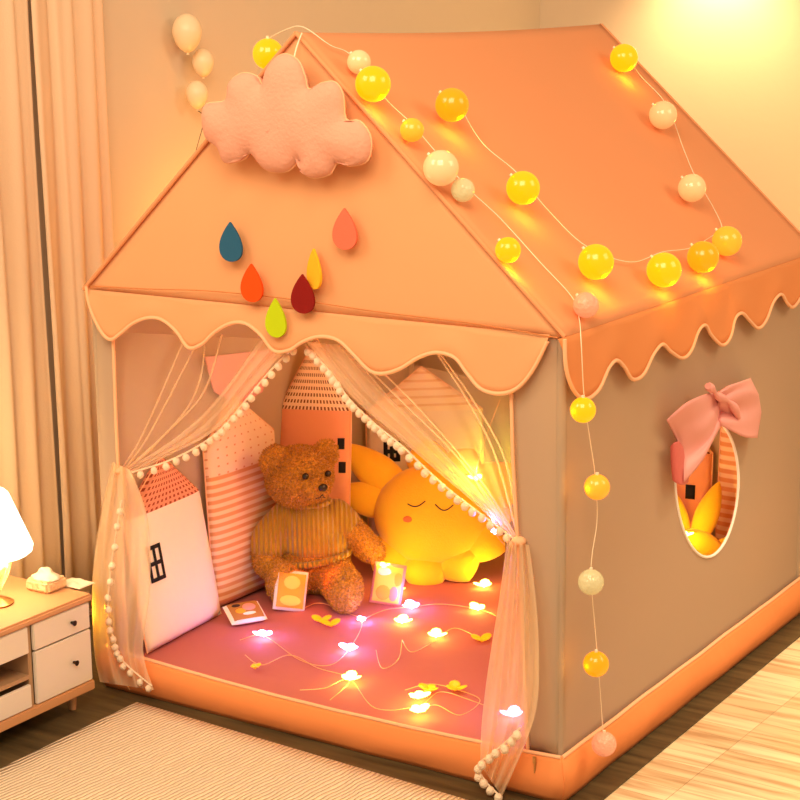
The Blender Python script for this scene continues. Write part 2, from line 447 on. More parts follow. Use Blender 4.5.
outer = [(D*i/N1*.983+.012, .09) for i in range(N1)]+[(D*.983+.012, .09+(HE-.09)*i/14) for i in range(14)]+[(.012+D*.983*(1-i/N1), HE) for i in range(N1)]+[(.012, HE-(HE-.09)*i/14) for i in range(14)]
def ring(pts):
    vs = [bm.verts.new((WX, p[0], p[1])) for p in pts]
    return vs, [bm.edges.new((vs[i], vs[(i+1) % len(vs)])) for i in range(len(vs))]
v1, e1 = ring(outer); v2, e2 = ring([(p.y, p.z) for p in oval])
bmesh.ops.triangle_fill(bm, use_beauty=True, use_dissolve=False, edges=e1+e2)
me = bpy.data.meshes.new('side_wall'); bm.to_mesh(me); bm.free(); me.materials.append(m_wall)
o = bpy.data.objects.new('side_wall', me); COL.objects.link(o); o.parent = tent; o.matrix_parent_inverse = parent_inv(tent)
md = o.modifiers.new('t', 'SOLIDIFY'); md.thickness = .003; md.offset = 0
ow = o
b = MB(); b.tube([p+Vector((.002, 0, 0)) for p in oval], .0036, 8, closed=True); wr = b.build('window_piping', m_whitetube, ow)
# front door strips and corner posts
def strip_panel(pxl, pxr, ztop, name='front_panel'):
    (xa0, ya0), (xa1, ya1) = pxl
    A0 = at(xa0, ya0, 1, .006); A1 = at(xa1, ya1, 1, .006)
    def fn(u, v):
        z = .10+(ztop-.10)*v
        t = (z-A1.z)/(A0.z-A1.z); xl = A1.x+(A0.x-A1.x)*t
        xr = pxr
        x = xl+(xr-xl)*u
        return Vector((x, .007+.004*math.sin(u*5+v*2), z))
    return flat_panel(name, fn, 10, 20)
sp1 = strip_panel(((510, 395), (526, 700)), WX, HE-.005)
sp2 = strip_panel(((113, 338), (119, 480)), .012, HE-.005)
b = MB(); b.tube([at(x, y, 1, .002) for x, y in ((511, 385), (513, 460), (517, 530), (522, 620), (528, 752))], .004, 6); b.build('strip_piping', m_trim, sp1)
b = MB(); b.tube([at(x, y, 1, .002) for x, y in ((113, 332), (116, 420), (119, 480), (124, 600), (128, 655))], .004, 6); b.build('strip_piping', m_trim, sp2)
for x, y in ((W-.014, .014), (.014, .014), (W-.014, D-.014), (.014, D-.014)):
    b = MB(); b.tube([Vector((x, y, .01)), Vector((x, y, .5)), Vector((x, y, HE-.01))], .011, 12); b.build('corner_post', m_wall, tent)

# orange bumper around the bottom
def bumper(pa, pb, nrm, sag):
    pa = Vector(pa); pb = Vector(pb); nrm = Vector(nrm)
    b = MB(); top = []
    def fn(u, v):
        p = pa.lerp(pb, u); h = .108-sag*math.sin(PI*u)
        out = .012*math.sin(PI*min(1, v*1.0))+.003*noise.noise(Vector((u*9, v*2, sag*50)))
        dr = (pb-pa).normalized(); p = p+dr*(out*(1 if u == 1 else -1 if u == 0 else 0))
        return p+nrm*out+Vector((0, 0, .006+(h-.006)*v))
    b.grid(fn, 50, 8); o = b.build('bumper', m_base, tent, solid=.006)
    t = MB(); t.tube([fn(i/50, 1)+nrm*.002 for i in range(51)], .0045, 8); t.build('bumper_piping', m_trim, o)
    return o
bf = bumper((0, 0, 0), (W, 0, 0), (0, -1, 0), .018)
br = bumper((W, 0, 0), (W, D, 0), (1, 0, 0), .0)
bumper((0, D, 0), (W, D, 0), (0, 1, 0), 0)
bumper((0, 0, 0), (0, D, 0), (-1, 0, 0), 0)
# zip pull at the right end of the front bumper
zp = at(535, 758, 1, -.012)
b = MB(); b.box(zp+Vector((-.004, -.004, -.012)), zp+Vector((.004, 0, .004)), bev=.001); b.box(zp+Vector((-.002, -.003, -.034)), zp+Vector((.003, 0, -.012)), bev=.001)
b.build('zip_pull', m_brass, bf)

# pink mattress
b = MB()
def matt(u, v):
    x = .020+(W-.040)*u; y = .014+(D-.028)*v
    e = min(min(u, 1-u)*W, min(v, 1-v)*D)
    z = .092+.006*sstep(e/.05)+.0035*noise.noise(Vector((x*6, y*9, 1)))*sstep(e/.08)-.012*math.sin(PI*u)*max(0, 1-v*5)
    return Vector((x, y, z))
b.grid(matt, 90, 90)
n0 = len(b.v)
o = b.build('floor_mattress', m_mattress)
bm = bmesh.new(); bm.from_mesh(o.data)
be = [e for e in bm.edges if e.is_boundary]
r_ = bmesh.ops.extrude_edge_only(bm, edges=be)
nv = [g for g in r_['geom'] if isinstance(g, bmesh.types.BMVert)]
for v in nv: v.co.z = .006
bmesh.ops.contextual_create(bm, geom=[e for e in bm.edges if e.is_boundary])
bm.to_mesh(o.data); bm.free()
tag(o, 'pink cotton mattress covering the floor inside the tent', 'mattress')

# ------------------------------------------------------------------ door curtains with pompom trim
def curve_px(pts, n=5): return catmull([Vector((x, y, 0)) for x, y in pts], n)
def sample(c, t):
    k = t*(len(c)-1); i = min(int(k), len(c)-2); return c[i].lerp(c[i+1], k-i)
def drape(pathA, pathB, yplane, m, folds, amp, name, parent, power=1.0, nu=70, nv=24, ytop=None, tie=1, yoff=None):
    A = curve_px(pathA); B = curve_px(pathB)
    b = MB()
    def fn(u, v):
        a = sample(A, v); c = sample(B, v); q = a.lerp(c, u**power)
        y = yplane if yoff is None else yplane+yoff*v
        wv = amp*math.sin(u*folds*2*PI+1.5*math.sin(3*v+u*3))*(1-.6*v*tie)+amp*.35*math.sin(u*folds*3.3*PI+2*v)*(1-.6*v*tie)
        return at(q.x, q.y, 1, y+wv)
    b.grid(fn, nu, nv); return b.build(name, m, parent)
def poms(parent, pts, r, n, yp):
    c = curve_px(pts)
    t = MB(); t.tube([at(q.x, q.y, 1, yp) for q in c], .0022, 5); tr = t.build('trim_cord', m_pom, parent)
    for i in range(n):
        q = sample(c, (i+.5)/n); p = at(q.x+random.uniform(-1, 1), q.y+4.5+random.uniform(-1, 1), 1, yp-.002)
        b = MB(); b.ell(p, (r, r, r*1.08), seg=10, rings=7)
        for v in b.v: v += (v-p).normalized()*random.uniform(-.0006, .0008)
        b.build('pompom', m_pom, tr)
edgeL = [(296, 345), (270, 371), (246, 400), (225, 425), (203, 443), (168, 461), (126, 474)]
dl = thing('door_curtain', (.05, .0, .5), 'x', 'x'); COL.objects.unlink(dl); bpy.data.objects.remove(dl)
uL = drape([(114, 332), (115, 370), (116, 420), (118, 450), (119, 470)], [(296, 340), (246, 392), (225, 418), (203, 438), (165, 456), (128, 474)], .030, m_veil, 5, .006, 'door_curtain', tent, power=1.0)
uL['label'] = 'left sheer curtain tied back'
# bunched layer by the free edge
drape([(262, 335), (235, 375), (205, 412), (168, 443), (124, 470)], [(298, 340), (249, 392), (228, 418), (206, 437), (168, 456), (130, 476)], .022, m_veil2, 3, .005, 'gathered_layer', uL)
# long narrow folds of the left curtain
for tpts in ([(186, 335), (165, 385), (140, 440), (121, 470)], [(196, 345), (172, 392), (146, 440), (123, 471)], [(222, 335), (205, 390), (175, 425), (126, 470)], [(205, 345), (200, 380), (186, 410), (150, 450), (122, 472)]):
    b = MB(); c = curve_px(tpts, 6); b.tube([at(q.x, q.y, 1, .020) for q in c], .0024, 5); b.build('fold', m_veil2, uL)
poms(uL, edgeL, .0085, 22, .016)
# lower fall over the bumper
lL = drape([(112, 462), (98, 530), (92, 590), (94, 650), (100, 682)], [(131, 470), (148, 520), (150, 590), (143, 650), (154, 690)], -.004, m_veil3, 3, .007, 'curtain_tail', uL, tie=0, nu=50, yoff=-.030)
poms(lL, [(122, 500), (112, 560), (108, 610), (114, 640), (124, 662), (152, 686)], .0085, 17, -.038)
b = MB(); b.ell(at(119, 470, 1, .004), (.016, .014, .010)); b.build('tie_band', m_trim, uL)

edgeR = [(306, 346), (330, 372), (350, 400), (376, 425), (402, 446), (440, 482), (478, 512), (517, 541)]
uR = drape([(510, 385), (512, 420), (514, 470), (517, 510), (520, 538)], [(308, 342), (352, 396), (400, 436), (440, 470), (480, 504), (516, 542)], .030, m_veil, 5, .006, 'door_curtain', tent)
uR['label'] = 'right sheer curtain tied back'
drape([(345, 345), (385, 392), (428, 436), (474, 485), (519, 537)], [(306, 342), (350, 396), (399, 438), (440, 474), (480, 508), (514, 544)], .022, m_veil2, 3, .005, 'gathered_layer', uR)
for tpts in ([(438, 355), (470, 405), (495, 455), (516, 530)], [(441, 355), (476, 405), (505, 460), (519, 530)], [(345, 345), (400, 400), (460, 460), (514, 536)], [(365, 355), (420, 410), (480, 480), (516, 537)]):
    b = MB(); c = curve_px(tpts, 6); b.tube([at(q.x, q.y, 1, .020) for q in c], .0022, 5); b.build('fold', m_veil2, uR)
poms(uR, edgeR, .0085, 34, .016)
lR = drape([(507, 540), (499, 600), (488, 670), (482, 720), (480, 764)], [(529, 545), (536, 600), (539, 660), (534, 720), (502, 797)], -.006, m_veil3, 4, .009, 'curtain_tail', uR, tie=0, nu=60, yoff=-.035)
poms(lR, [(520, 728), (506, 742), (490, 755), (478, 766), (486, 782), (500, 796)], .0095, 11, -.050)
b = MB(); b.ell(at(519, 541, 1, .002), (.016, .014, .010)); b.build('tie_band', m_trim, uR)

# window bow curtain on the right wall
xb = W+.004
def patch(rows, m, name, parent, off, sol=.003):
    """rows: lists of px points, top row to bottom row, lying off the wall by off(u,v)"""
    R_ = [curve_px(r, 6) for r in rows]; n = len(R_)
    b = MB()
    def fn(u, v):
        k = v*(n-1); i = min(int(k), n-2); a = sample(R_[i], u).lerp(sample(R_[i+1], u), k-i)
        return at(a.x, a.y, 0, xb+off(u, v))
    b.grid(fn, 36, 24); return b.build(name, m, parent, solid=sol)
bow = thing('window_curtain', at(713, 395, 0, xb), 'x', 'x'); del bow['label']; del bow['category']; bow.parent = ow; 
bow.matrix_parent_inverse = parent_inv(ow)
patch([[(714, 392), (700, 396), (685, 404), (667, 420)], [(716, 400), (706, 416), (692, 428), (676, 438)], [(719, 410), (712, 432), (700, 448), (684, 461)], [(721, 425), (712, 442), (701, 462), (684, 482)]], m_pinkbow, 'left_loop', bow,
      lambda u, v: .018+.022*math.sin(PI*min(1, u*1.05))+.010*math.sin(v*5+u*3)*u+.0045*math.sin(v*15+u*2)*(1-u)**.7)
patch([[(716, 394), (728, 386), (742, 381), (750, 378)], [(717, 400), (732, 394), (748, 392), (758, 394)], [(719, 410), (732, 414), (748, 414), (761, 412)], [(718, 424), (730, 430), (745, 437), (757, 438)]], m_pinkbow, 'right_loop', bow,
      lambda u, v: .014+.026*math.sin(PI*min(1, u*1.0))**.7+.006*math.sin(v*7)+.005*math.sin(v*16+u*3)*(1-u*.6))
patch([[(671, 446), (674, 443), (679, 442), (683, 448)], [(671, 458), (675, 453), (681, 456), (686, 462)], [(672, 470), (676, 464), (682, 470), (688, 474)], [(673, 480), (678, 484), (683, 485), (688, 482)]], m_bowin, 'rolled_end', bow,
      lambda u, v: .010+.014*math.sin(PI*u))
b = MB(); c = catmull([at(x, y, 0, xb+.040) for x, y in ((708, 386), (713, 390), (718, 396), (726, 400), (733, 406), (739, 418))], 5)
b.tube(c, lambda t: .008+.003*math.sin(t*17), 8); b.build('tie_knot', m_pinkbow, bow)

# ------------------------------------------------------------------ cloud cushion and felt drops on the gable
def cushion_outline(pts, y, thick, m, name, parent=None, n=16, k=5):
    """puffy cushion from a closed px outline, on the plane y"""
    C = catmull([at(a, b_, 1, y) for a, b_ in pts], 4, True); cen = sum(C, Vector())/len(C)
    cen = Vector((cen.x, y, cen.z)); mb = MB(); nn = len(C)
    dm = max(min((cen.lerp(C[i], .5)-c).length for c in C) for i in range(nn))*1.0
    for s in (-1, 1):
        def fn(u, v, s=s):
            i = int(round(u*nn)) % nn; r = 1-(1-v)**1.7
            p = cen.lerp(C[i], r)
            d = min((p-c).length for c in C)/dm if r < .9999 else 0
            d = min(1, d); h = thick*math.sqrt(max(0, 1-(1-d)**2))
            return Vector((p.x, y+s*h, p.z))
        mb.grid(fn, nn, n, True)
    mb.uv = {}
    o = mb.build(name, m, parent)
    bm = bmesh.new(); bm.from_mesh(o.data); bmesh.ops.remove_doubles(bm, verts=bm.verts, dist=1e-5); bmesh.ops.recalc_face_normals(bm, faces=bm.faces); bm.to_mesh(o.data); bm.free()
    return o, C
cl_px = [(203, 118), (207, 104), (226, 100), (230, 82), (243, 73), (257, 76), (263, 84), (269, 66), (283, 54), (298, 60), (305, 76), (309, 89), (322, 83), (335, 82), (343, 94), (346, 119), (360, 121), (371, 138), (368, 160), (352, 166), (338, 163), (330, 174), (314, 178), (303, 172), (301, 160), (288, 171), (272, 172), (262, 166), (251, 153), (243, 160), (226, 163), (218, 147), (207, 138)]
cloud = thing('cloud_cushion', at(290, 120, 1, -.045), 'pink puffy cloud cushion hanging at the peak of the tent front', 'cushion')
_, CC = cushion_outline(cl_px, -.048, .032, m_cloud, 'body', cloud)
b = MB(); b.tube(CC, .0018, 6, closed=True); b.build('seam', m_trim, cloud)
b = MB(); b.tube(catmull([at(294, 58, 1, -.045), at(297, 46, 1, -.02), at(302, 33, 1, -.013)], 4), .0016, 5); b.build('hanging_loop', m_cable, cloud)

def drop(cx, cy, w, h, col, label, turn=0, tilt=0, gap=.012):
    p = at(cx, cy, 1, -.02-gap); s = pxm(p); sx = s*w/2/.76; sz = s*h/1.0
    pts = []
    for k in range(40):
        a = k/40*2*PI; r = 1
        x = math.sin(a)*math.sin(a/2)**1.0; z = math.cos(a)
        pts.append((x*sx*1.05, z*sz*.5))
    bm_ = MB(); Mx = Matrix.Translation(p) @ Matrix.Rotation(turn, 4, 'Z') @ Matrix.Rotation(tilt, 4, 'Y')
    bm_.prism(pts, .006, Mx)
    o = bm_.build('felt_drop', mat('felt_'+label.split()[0], col, .95, bump=.1, bscale=300), smooth=False)
    md = o.modifiers.new('b', 'BEVEL'); md.width = .001; md.segments = 2; md.limit_method = 'ANGLE'
    tag(o, label, 'felt drop', 'felt raindrops under the cloud cushion')
    return o
drop(230, 242, 27, 40, (.02, .11, .22), 'blue felt raindrop, highest on the left of the tent front')
drop(251, 283, 26, 39, (.85, .08, .003), 'orange felt raindrop beside and below the blue one')
drop(275, 318, 24, 40, (.50, .66, .005), 'lime green felt raindrop, lowest on the tent front')
drop(302, 294, 27, 40, (.24, .006, .004), 'dark red felt raindrop in front of the yellow one')
drop(313, 269, 26, 41, (1, .50, .02), 'yellow felt raindrop turned edge-on behind the dark red one', turn=math.radians(-25), gap=0.004)
drop(344, 229, 28, 42, (.80, .17, .10), 'coral pink felt raindrop, farthest right on the tent front')

# ------------------------------------------------------------------ ball string lights
RN = Vector((HR-HE, 0, W/2)).normalized()
def ballmat(kind):
    if kind == 'yellow': return mat('lit_yellow_globe', (.55, .17, .001), .18, emit=.95, ecol=(1, .36, .001), spec=.6)
    if kind == 'amber': return mat('lit_amber_globe', (.6, .16, .002), .18, emit=.75, ecol=(1, .27, .002), spec=.6)
    if kind == 'orange': return mat('lit_orange_globe', (1, .32, .03), .2, emit=.65, ecol=(1, .26, .01), spec=.6)
    if kind == 'pale': return mat('pale_globe', (.85, .50, .28), .12, emit=.25, ecol=(1, .52, .18), spec=.7)
    if kind == 'pink': return mat('pink_crackle_globe', (.80, .28, .18), .25, emit=.25, ecol=(1, .42, .2), spec=.6, bump=.5, bscale=120)
    if kind == 'grey': return mat('frosted_globe', (.48, .42, .26), .15, emit=.22, ecol=(1, .72, .25), spec=.7, bump=.5, bscale=90)
BM = {k: ballmat(k) for k in ('yellow', 'amber', 'orange', 'pale', 'pink', 'grey')}
def roofpos(px, py, h): return atp(px, py, Vector((W/2, 0, HR))+RN*h, RN)
def ball(root, px, py, r, kind, where='roof'):
    if where == 'roof': p = roofpos(px, py, r*.0024+.004)
    elif where == 'wall': p = at(px, py, 0, W+.028+r*.0021)
    elif where == 'gable': p = at(px, py, 1, -.03)
    elif where == 'left': p = at(px, py, 1, .10)
    R_ = r*pxm(p)
    b = MB(); b.ell(p, R_, seg=28, rings=18); o = b.build('globe', BM[kind], root)
    c = MB(); up = (RN if where == 'roof' else Vector((0, 0, 1)))
    side = (Vector((-.3, 0, .8))-RN*Vector((-.3, 0, .8)).dot(RN)).normalized() if where == 'roof' else Vector((0, 0, 1))
    c.tube([p+side*R_*.93, p+side*R_*1.15], .0035, 8); c.build('socket', m_cable, o)
    if where == 'roof' and kind in ('yellow', 'amber'):
        dn = Vector((W/2, 0, -(HR-HE))).normalized()
        light('globe_glow', 'POINT', p+dn*R_*1.15-RN*R_*.2, .16, (1, .42, .0), .01, parent=root).matrix_parent_inverse = parent_inv(root)
    if where == 'wall' and kind in ('yellow', 'amber', 'orange'):
        light('globe_glow', 'POINT', p+Vector((-R_*.5, -R_*1.1, 0)), .03, (1, .42, .0), .01, parent=root).matrix_parent_inverse = parent_inv(root)
    return p, R_
def cable(root, pts, rad=.0011):
    b = MB(); b.tube(catmull(pts, 8), rad, 5); b.build('cable', m_cable, root)
sa = thing('string_lights', Vector((W, .06, HE)), 'globe string lights running down the roof edge and hanging down the right wall', 'string lights')
pa = {}
for px, py, r, k in ((359, 62, 12, 'pale'), (373, 84, 18, 'yellow'), (412, 130, 12, 'orange'), (441, 168, 18, 'pale'), (463, 190, 12, 'grey'), (508, 250, 13, 'yellow'), (586, 305, 13, 'pink')):
    pa[px] = ball(sa, px, py, r, k)
for px, py, r, k in ((583, 410, 13, 'yellow'), (597, 487, 13, 'orange'), (591, 582, 13, 'grey'), (596, 664, 13, 'amber'), (604, 744, 12.5, 'pink')):
    pa[py] = ball(sa, px, py, r, k, 'wall')
ball(sa, 268, 54, 15.5, 'yellow', 'left')
rp = lambda x, y: roofpos(x, y, .012)
wp = lambda x, y: at(x, y, 0, W+.036)
cable(sa, [at(266, 40, 1, .1), at(285, 30, 1, .06), at(303, 27, 1, .03), rp(330, 45), rp(352, 56), rp(385, 98), rp(412, 124), rp(436, 152), rp(470, 190), rp(500, 218), rp(540, 262), rp(572, 297), atp(579, 318, Vector((W/2, 0, HR))+RN*.010, RN), wp(581, 340), wp(584, 396), wp(590, 440), wp(595, 475), wp(597, 520), wp(591, 570), wp(596, 640), wp(600, 690), wp(603, 733)])
sb = thing('string_lights', Vector((W*.8, D*.5, HE+.2)), 'globe string lights looped across the right roof slope and along its eave', 'string lights')
for px, py, r, k in ((452, 105, 17, 'amber'), (523, 188, 17, 'yellow'), (596, 262, 18, 'yellow'), (664, 270, 17.5, 'yellow'), (703, 257, 16, 'amber'), (727, 241, 15, 'orange'), (692, 188, 14, 'pale'), (663, 115, 14, 'pale'), (624, 58, 14, 'yellow')):
    ball(sb, px, py, r, k)
cable(sb, [rp(*q) for q in ((452, 90), (480, 140), (516, 172), (548, 210), (586, 246), (630, 262), (662, 252), (690, 248), (712, 236), (722, 228), (712, 205), (696, 178), (684, 150), (666, 104), (640, 75), (622, 48))])

# balloons on the left wall
m_ballo = mat('cream_balloon', (.95, .75, .50), .35, spec=.5)
def balloon(px, py, r, label):
    p = at(px, py, 0, XW+.055); s = pxm(p)*r
    t = thing('balloon', p, label, 'balloon', 'pale balloons on the left wall')
    prof = [(0, 1.2)]+[(math.sin(a)*1.0*(1 if a < PI/2 else (1-.12*(a-PI/2))), 1.2*math.cos(a)*(1 if a < PI/2 else 1.12)) for a in [k*PI/16 for k in range(1, 16)]]+[(.06, -1.36), (.12, -1.48), (0, -1.46)]
    b = MB(); b.lathe([(x*s, z*s) for x, z in prof], p, 24); b.uv = {}; b.build('body', m_ballo, t)
    return p, s
balloon(187, 32, 15, 'cream balloon on the wall, the highest of three left of the cloud')
pb, s_ = balloon(203, 62, 11, 'small faint cream balloon tucked under the highest wall balloon')
pc, s_ = balloon(197, 94, 11, 'cream balloon lowest on the wall, just left of the cloud cushion')
b = MB(); b.tube(catmull([at(x, y, 0, XW+.055) for x, y in ((197, 110), (204, 118), (199, 140), (190, 170))], 5), .0012, 4)
o = b.build('balloon_string', m_thread); o.name = 'balloon_string'
root = [x for x in COL.objects if x.name.startswith('balloon') and x.get('label', '').startswith('cream balloon lowest')][0]
o.parent = root; o.matrix_parent_inverse = parent_inv(root)

# ------------------------------------------------------------------ house cushions
def house(name, label, bl, br, hb_, ha, apex, lean, th, m_body, m_roof_, win=None, zs=None, z0=.102):
    bl = Vector((bl[0], bl[1], z0)); br = Vector((br[0], br[1], z0)); X = (br-bl); w_ = X.length; X.normalize()
    n = X.cross(Vector((0, 0, 1))).normalized(); a = math.radians(lean); Z = Vector((0, 0, 1))*math.cos(a)-n*math.sin(a); nn = X.cross(Z).normalized()
    O = (bl+br)/2
    t = thing(name, O, label, 'cushion')
    def prof(u, gv):      # u 0..1 across, gv 0..1 over total height
        eu = max(0, 1-abs(2*u-1)**4); ev = max(0, 1-abs(2*gv-1)**8)
        return th*(eu**.5)*(ev**.5)
    tot = hb_+ha; zs = zs or hb_
    def pt(u, z, s):
        if z <= hb_: xl, xr = -w_/2, w_/2
        else:
            k = (z-hb_)/ha; ax = (apex-.5)*w_; xl = -w_/2*(1-k)+ax*k-.006*(1-k)*0; xr = w_/2*(1-k)+ax*k
        x = xl+(xr-xl)*u
        # rounded bottom corners
        return O+X*x+Z*z+nn*(s*prof(u, min(1, z/tot)))
    for lo, hi, m, nm in ((0, zs, m_body, 'body'), (zs, tot, m_roof_, 'roof')):
        mb = MB()
        for s in (1, -1):
            mb.grid(lambda u, v, s=s: pt(u, lo+(hi-lo)*v, s), 24, 24)
        o = mb.build(nm, m, t)
        bm = bmesh.new(); bm.from_mesh(o.data); bmesh.ops.remove_doubles(bm, verts=bm.verts, dist=1e-5); bmesh.ops.recalc_face_normals(bm, faces=bm.faces); bm.to_mesh(o.data); bm.free()
    b = MB()
    b.tube([pt(0, tot*0+z, 1).lerp(pt(0, z, -1), .5) for z in [hb_*i/8 for i in range(9)]]+[pt(.0, hb_+ha*i/8, 1) for i in range(1, 9)], .002, 5)
    b.tube([pt(1, z, 1).lerp(pt(1, z, -1), .5) for z in [hb_*i/8 for i in range(9)]]+[pt(1., hb_+ha*i/8, 1) for i in range(1, 9)], .002, 5)
    b.build('seam_piping', m_trim, t)
    if win:
        for bars in win:
            mb = MB()
            for (u0, z0_, u1, z1_) in bars:
                mb.grid(lambda u, v: pt(u0+(u1-u0)*u, z0_+(z1_-z0_)*v, 1)+nn*.0015, 3, 3)
            mb.uv = {}; mb.build('printed_window', m_black, t, solid=.001)
    return t
def frame(u0, z0, u1, z1, tu, tz, cross=True):
    l = [(u0, z0, u1, z0+tz), (u0, z1-tz, u1, z1), (u0, z0, u0+tu, z1), (u1-tu, z0, u1, z1)]
    if cross: mu = (u0+u1)/2; mz = (z0+z1)/2; l += [(mu-tu/2, z0, mu+tu/2, z1), (u0, mz-tz/2, u1, mz+tz/2)]
    return l
house('house_cushion', 'white house cushion with a red woven roof at the tent entrance', (.112, .030), (.085, .350), .335, .115, .60, 10, .026, m_white, m_check,
      [frame(.12, .165, .29, .255, .028, .010)])
house('house_cushion', 'pink striped house cushion with a dotted cream top left of the teddy', (.046, .372), (.050, .668), .425, .13, .42, 2.5, .022, m_stripe, m_dots, zs=.355)
house('house_cushion', 'peach house cushion with dashed cream roof behind the teddy', (.022, .672), (.216, .745), .470, .20, .50, 9, .018, m_peach, m_dots2,
      [[(.84, .365, .93, .395)], [(.86, .300, .95, .330)], ])
house('house_cushion', 'cream house cushion with tan striped roof behind the sun cushion', (.055, 1.085), (.325, 1.300), .385, .13, .48, 5, .024, m_cream, m_stripe2,
      [frame(.14, .24, .28, .30, .035, .012, True)])
house('house_cushion', 'peach house cushion seen through the oval side window', (.80, 1.32), (1.02, 1.345), .33, .12, .5, 3, .022, m_peach, m_dots2,
      [[(.70, .20, .82, .24)]])
house('house_cushion', 'striped cushion at the right edge of the oval window', (1.038, 1.345), (1.235, 1.350), .42, .1, .5, 3, .02, m_stripe, m_dots)

# ------------------------------------------------------------------ sun cushions
def sun(center, R_, face_dir, up_tilt, label, rays, lean=18, spin=0, face=True):
    c = Vector(center); f = Vector(face_dir).normalized()
    X = Vector((0, 0, 1)).cross(f).normalized(); a = math.radians(lean)     # X = image right when f points at viewer
    N_ = (f*math.cos(a)+Vector((0, 0, 1))*math.sin(a)).normalized(); Z = N_.cross(X).normalized()
    B = Matrix((X, Z, N_)).transposed()
    t = thing('sun_cushion', c, label, 'cushion')
    mb = MB(); mb.ell(c, (R_, R_*.86, R_*.50), B, 40, 24); mb.build('body', m_sun, t)
    for k, (ang, ln, wd) in enumerate(rays):
        q = math.radians(ang+spin); d = X*math.cos(q)+Z*math.sin(q)*.9; d.normalize(); s = N_.cross(d)
        rb = MB(); base = c+d*R_*.78
        def fn(u, v):
            aa = u*2*PI; x = v; r = wd*1.12*max(0, 1-((x-.30)/.70)**1.7)**.8 if x > .30 else wd*1.12*(.8+.2*math.sin(x/.30*PI/2))
            return base+d*(ln*x)+s*(math.cos(aa)*r)+N_*(math.sin(aa)*r*.62-.012)
        rb.grid(fn, 18, 16, True); rb.uv = {}; rb.build('ray', m_sun, t)
    if face:
        def on(x, z):    # point on the body surface
            k = max(0, 1-(x/R_)**2-(z/(R_*.86))**2); return c+X*x+Z*z+N_*(R_*.50*math.sqrt(k)+.0008)
        for x0, up in ((-.22, 0), (.25, 1)):
            e = MB(); e.tube([on(R_*(x0-.15+.3*i/12)*1.0, R_*(.10+.02*0+(-.10*math.sin(PI*i/12) if up else -.07*math.sin(PI*i/12)+.05*i/12))) for i in range(13)], .0017, 5)
            e.build('stitched_eye', m_thread, t)
        ch = MB(); ch.ell(on(-R_*.36, -R_*.16), (.013, .009, .003), B, 16, 8); ch.build('cheek', m_cheek, t)
    return t
sc = at(432, 514, 1, .92)
tocam = Vector((CAM.x-sc.x, CAM.y-sc.y, 0)).normalized()
sun(sc, .162, tocam.lerp(Vector((.84, .55, 0)), -.12), 0, 'large yellow sun cushion with a sleepy stitched face beside the teddy',
    [(-28, .10, .058), (-62, .085, .058), (-95, .095, .058), (-132, .10, .055), (166, .16, .045), (141, .205, .047), (96, .09, .055), (62, .09, .055), (28, .17, .066), (0, .10, .05)], lean=24)
sun(Vector((1.030, 1.20, .175)), .095, (.45, -.9, .0), 0, 'yellow sun cushion seen low through the oval side window', [(72, .15, .030), (108, .155, .030), (15, .11, .032), (160, .12, .032), (225, .09, .032), (315, .09, .032)], lean=14, face=False)

# ------------------------------------------------------------------ teddy bear
def remesh_obj(mb, name, m, vox, parent, subs=0, tuft=0, tl=.008, smooth_it=6):
    me = bpy.data.meshes.new(name+'_src'); me.from_pydata([tuple(v) for v in mb.v], [], mb.f)
    o = bpy.data.objects.new(name+'_src', me); COL.objects.link(o)
    bmx = bmesh.new(); bmx.from_mesh(me); bmesh.ops.remove_doubles(bmx, verts=bmx.verts, dist=1e-6); bmesh.ops.recalc_face_normals(bmx, faces=bmx.faces); bmx.to_mesh(me); bmx.free()
    r = o.modifiers.new('r', 'REMESH'); r.mode = 'VOXEL'; r.voxel_size = vox
    s = o.modifiers.new('s', 'SMOOTH'); s.iterations = smooth_it; s.factor = .5
    dg = bpy.context.evaluated_depsgraph_get(); dg.update(); ev = o.evaluated_get(dg)
    nm = bpy.data.meshes.new_from_object(ev); bpy.data.objects.remove(o)
    vs = [v.co.copy() for v in nm.vertices]; fs = [tuple(p.vertices) for p in nm.polygons]; nr = [v.normal.copy() for v in nm.vertices]
    if tuft:
        base = len(vs); rnd = random.Random(3)
        P = list(nm.polygons); areas = [p.area for p in P]
        for p in rnd.choices(P, weights=areas, k=tuft):
            i = p.vertices[rnd.randrange(len(p.vertices))]; c = p.center.lerp(nm.vertices[i].co, rnd.random())
            n = p.normal; d = (n+Vector((rnd.uniform(-1, 1), rnd.uniform(-1, 1), rnd.uniform(-1.3, .6)))*.75).normalized()
            s_ = n.orthogonal().normalized(); s_.rotate(Matrix.Rotation(rnd.uniform(0, PI), 3, n)); wd = .0012
            l = tl*rnd.uniform(.6, 1.15)
            k = len(vs); vs += [c+s_*wd-n*.001, c-s_*wd-n*.001, c+d*l*.6+s_*wd*.6, c+d*l*.6-s_*wd*.6, c+d*l]; fs += [(k, k+1, k+3, k+2), (k+2, k+3, k+4)]
    me2 = bpy.data.meshes.new(name); me2.from_pydata([tuple(v) for v in vs], [], fs); me2.materials.append(m)
    me2.polygons.foreach_set('use_smooth', [True]*len(me2.polygons)); me2.update()
    o2 = bpy.data.objects.new(name, me2); COL.objects.link(o2)
    if parent: o2.parent = parent
    return o2
bp = at(318, 590, 2, .100)
bear = thing('teddy_bear', Vector((.285, .60, .100)), 'brown teddy bear in a knitted sweater sitting on the pink mattress', 'teddy bear')
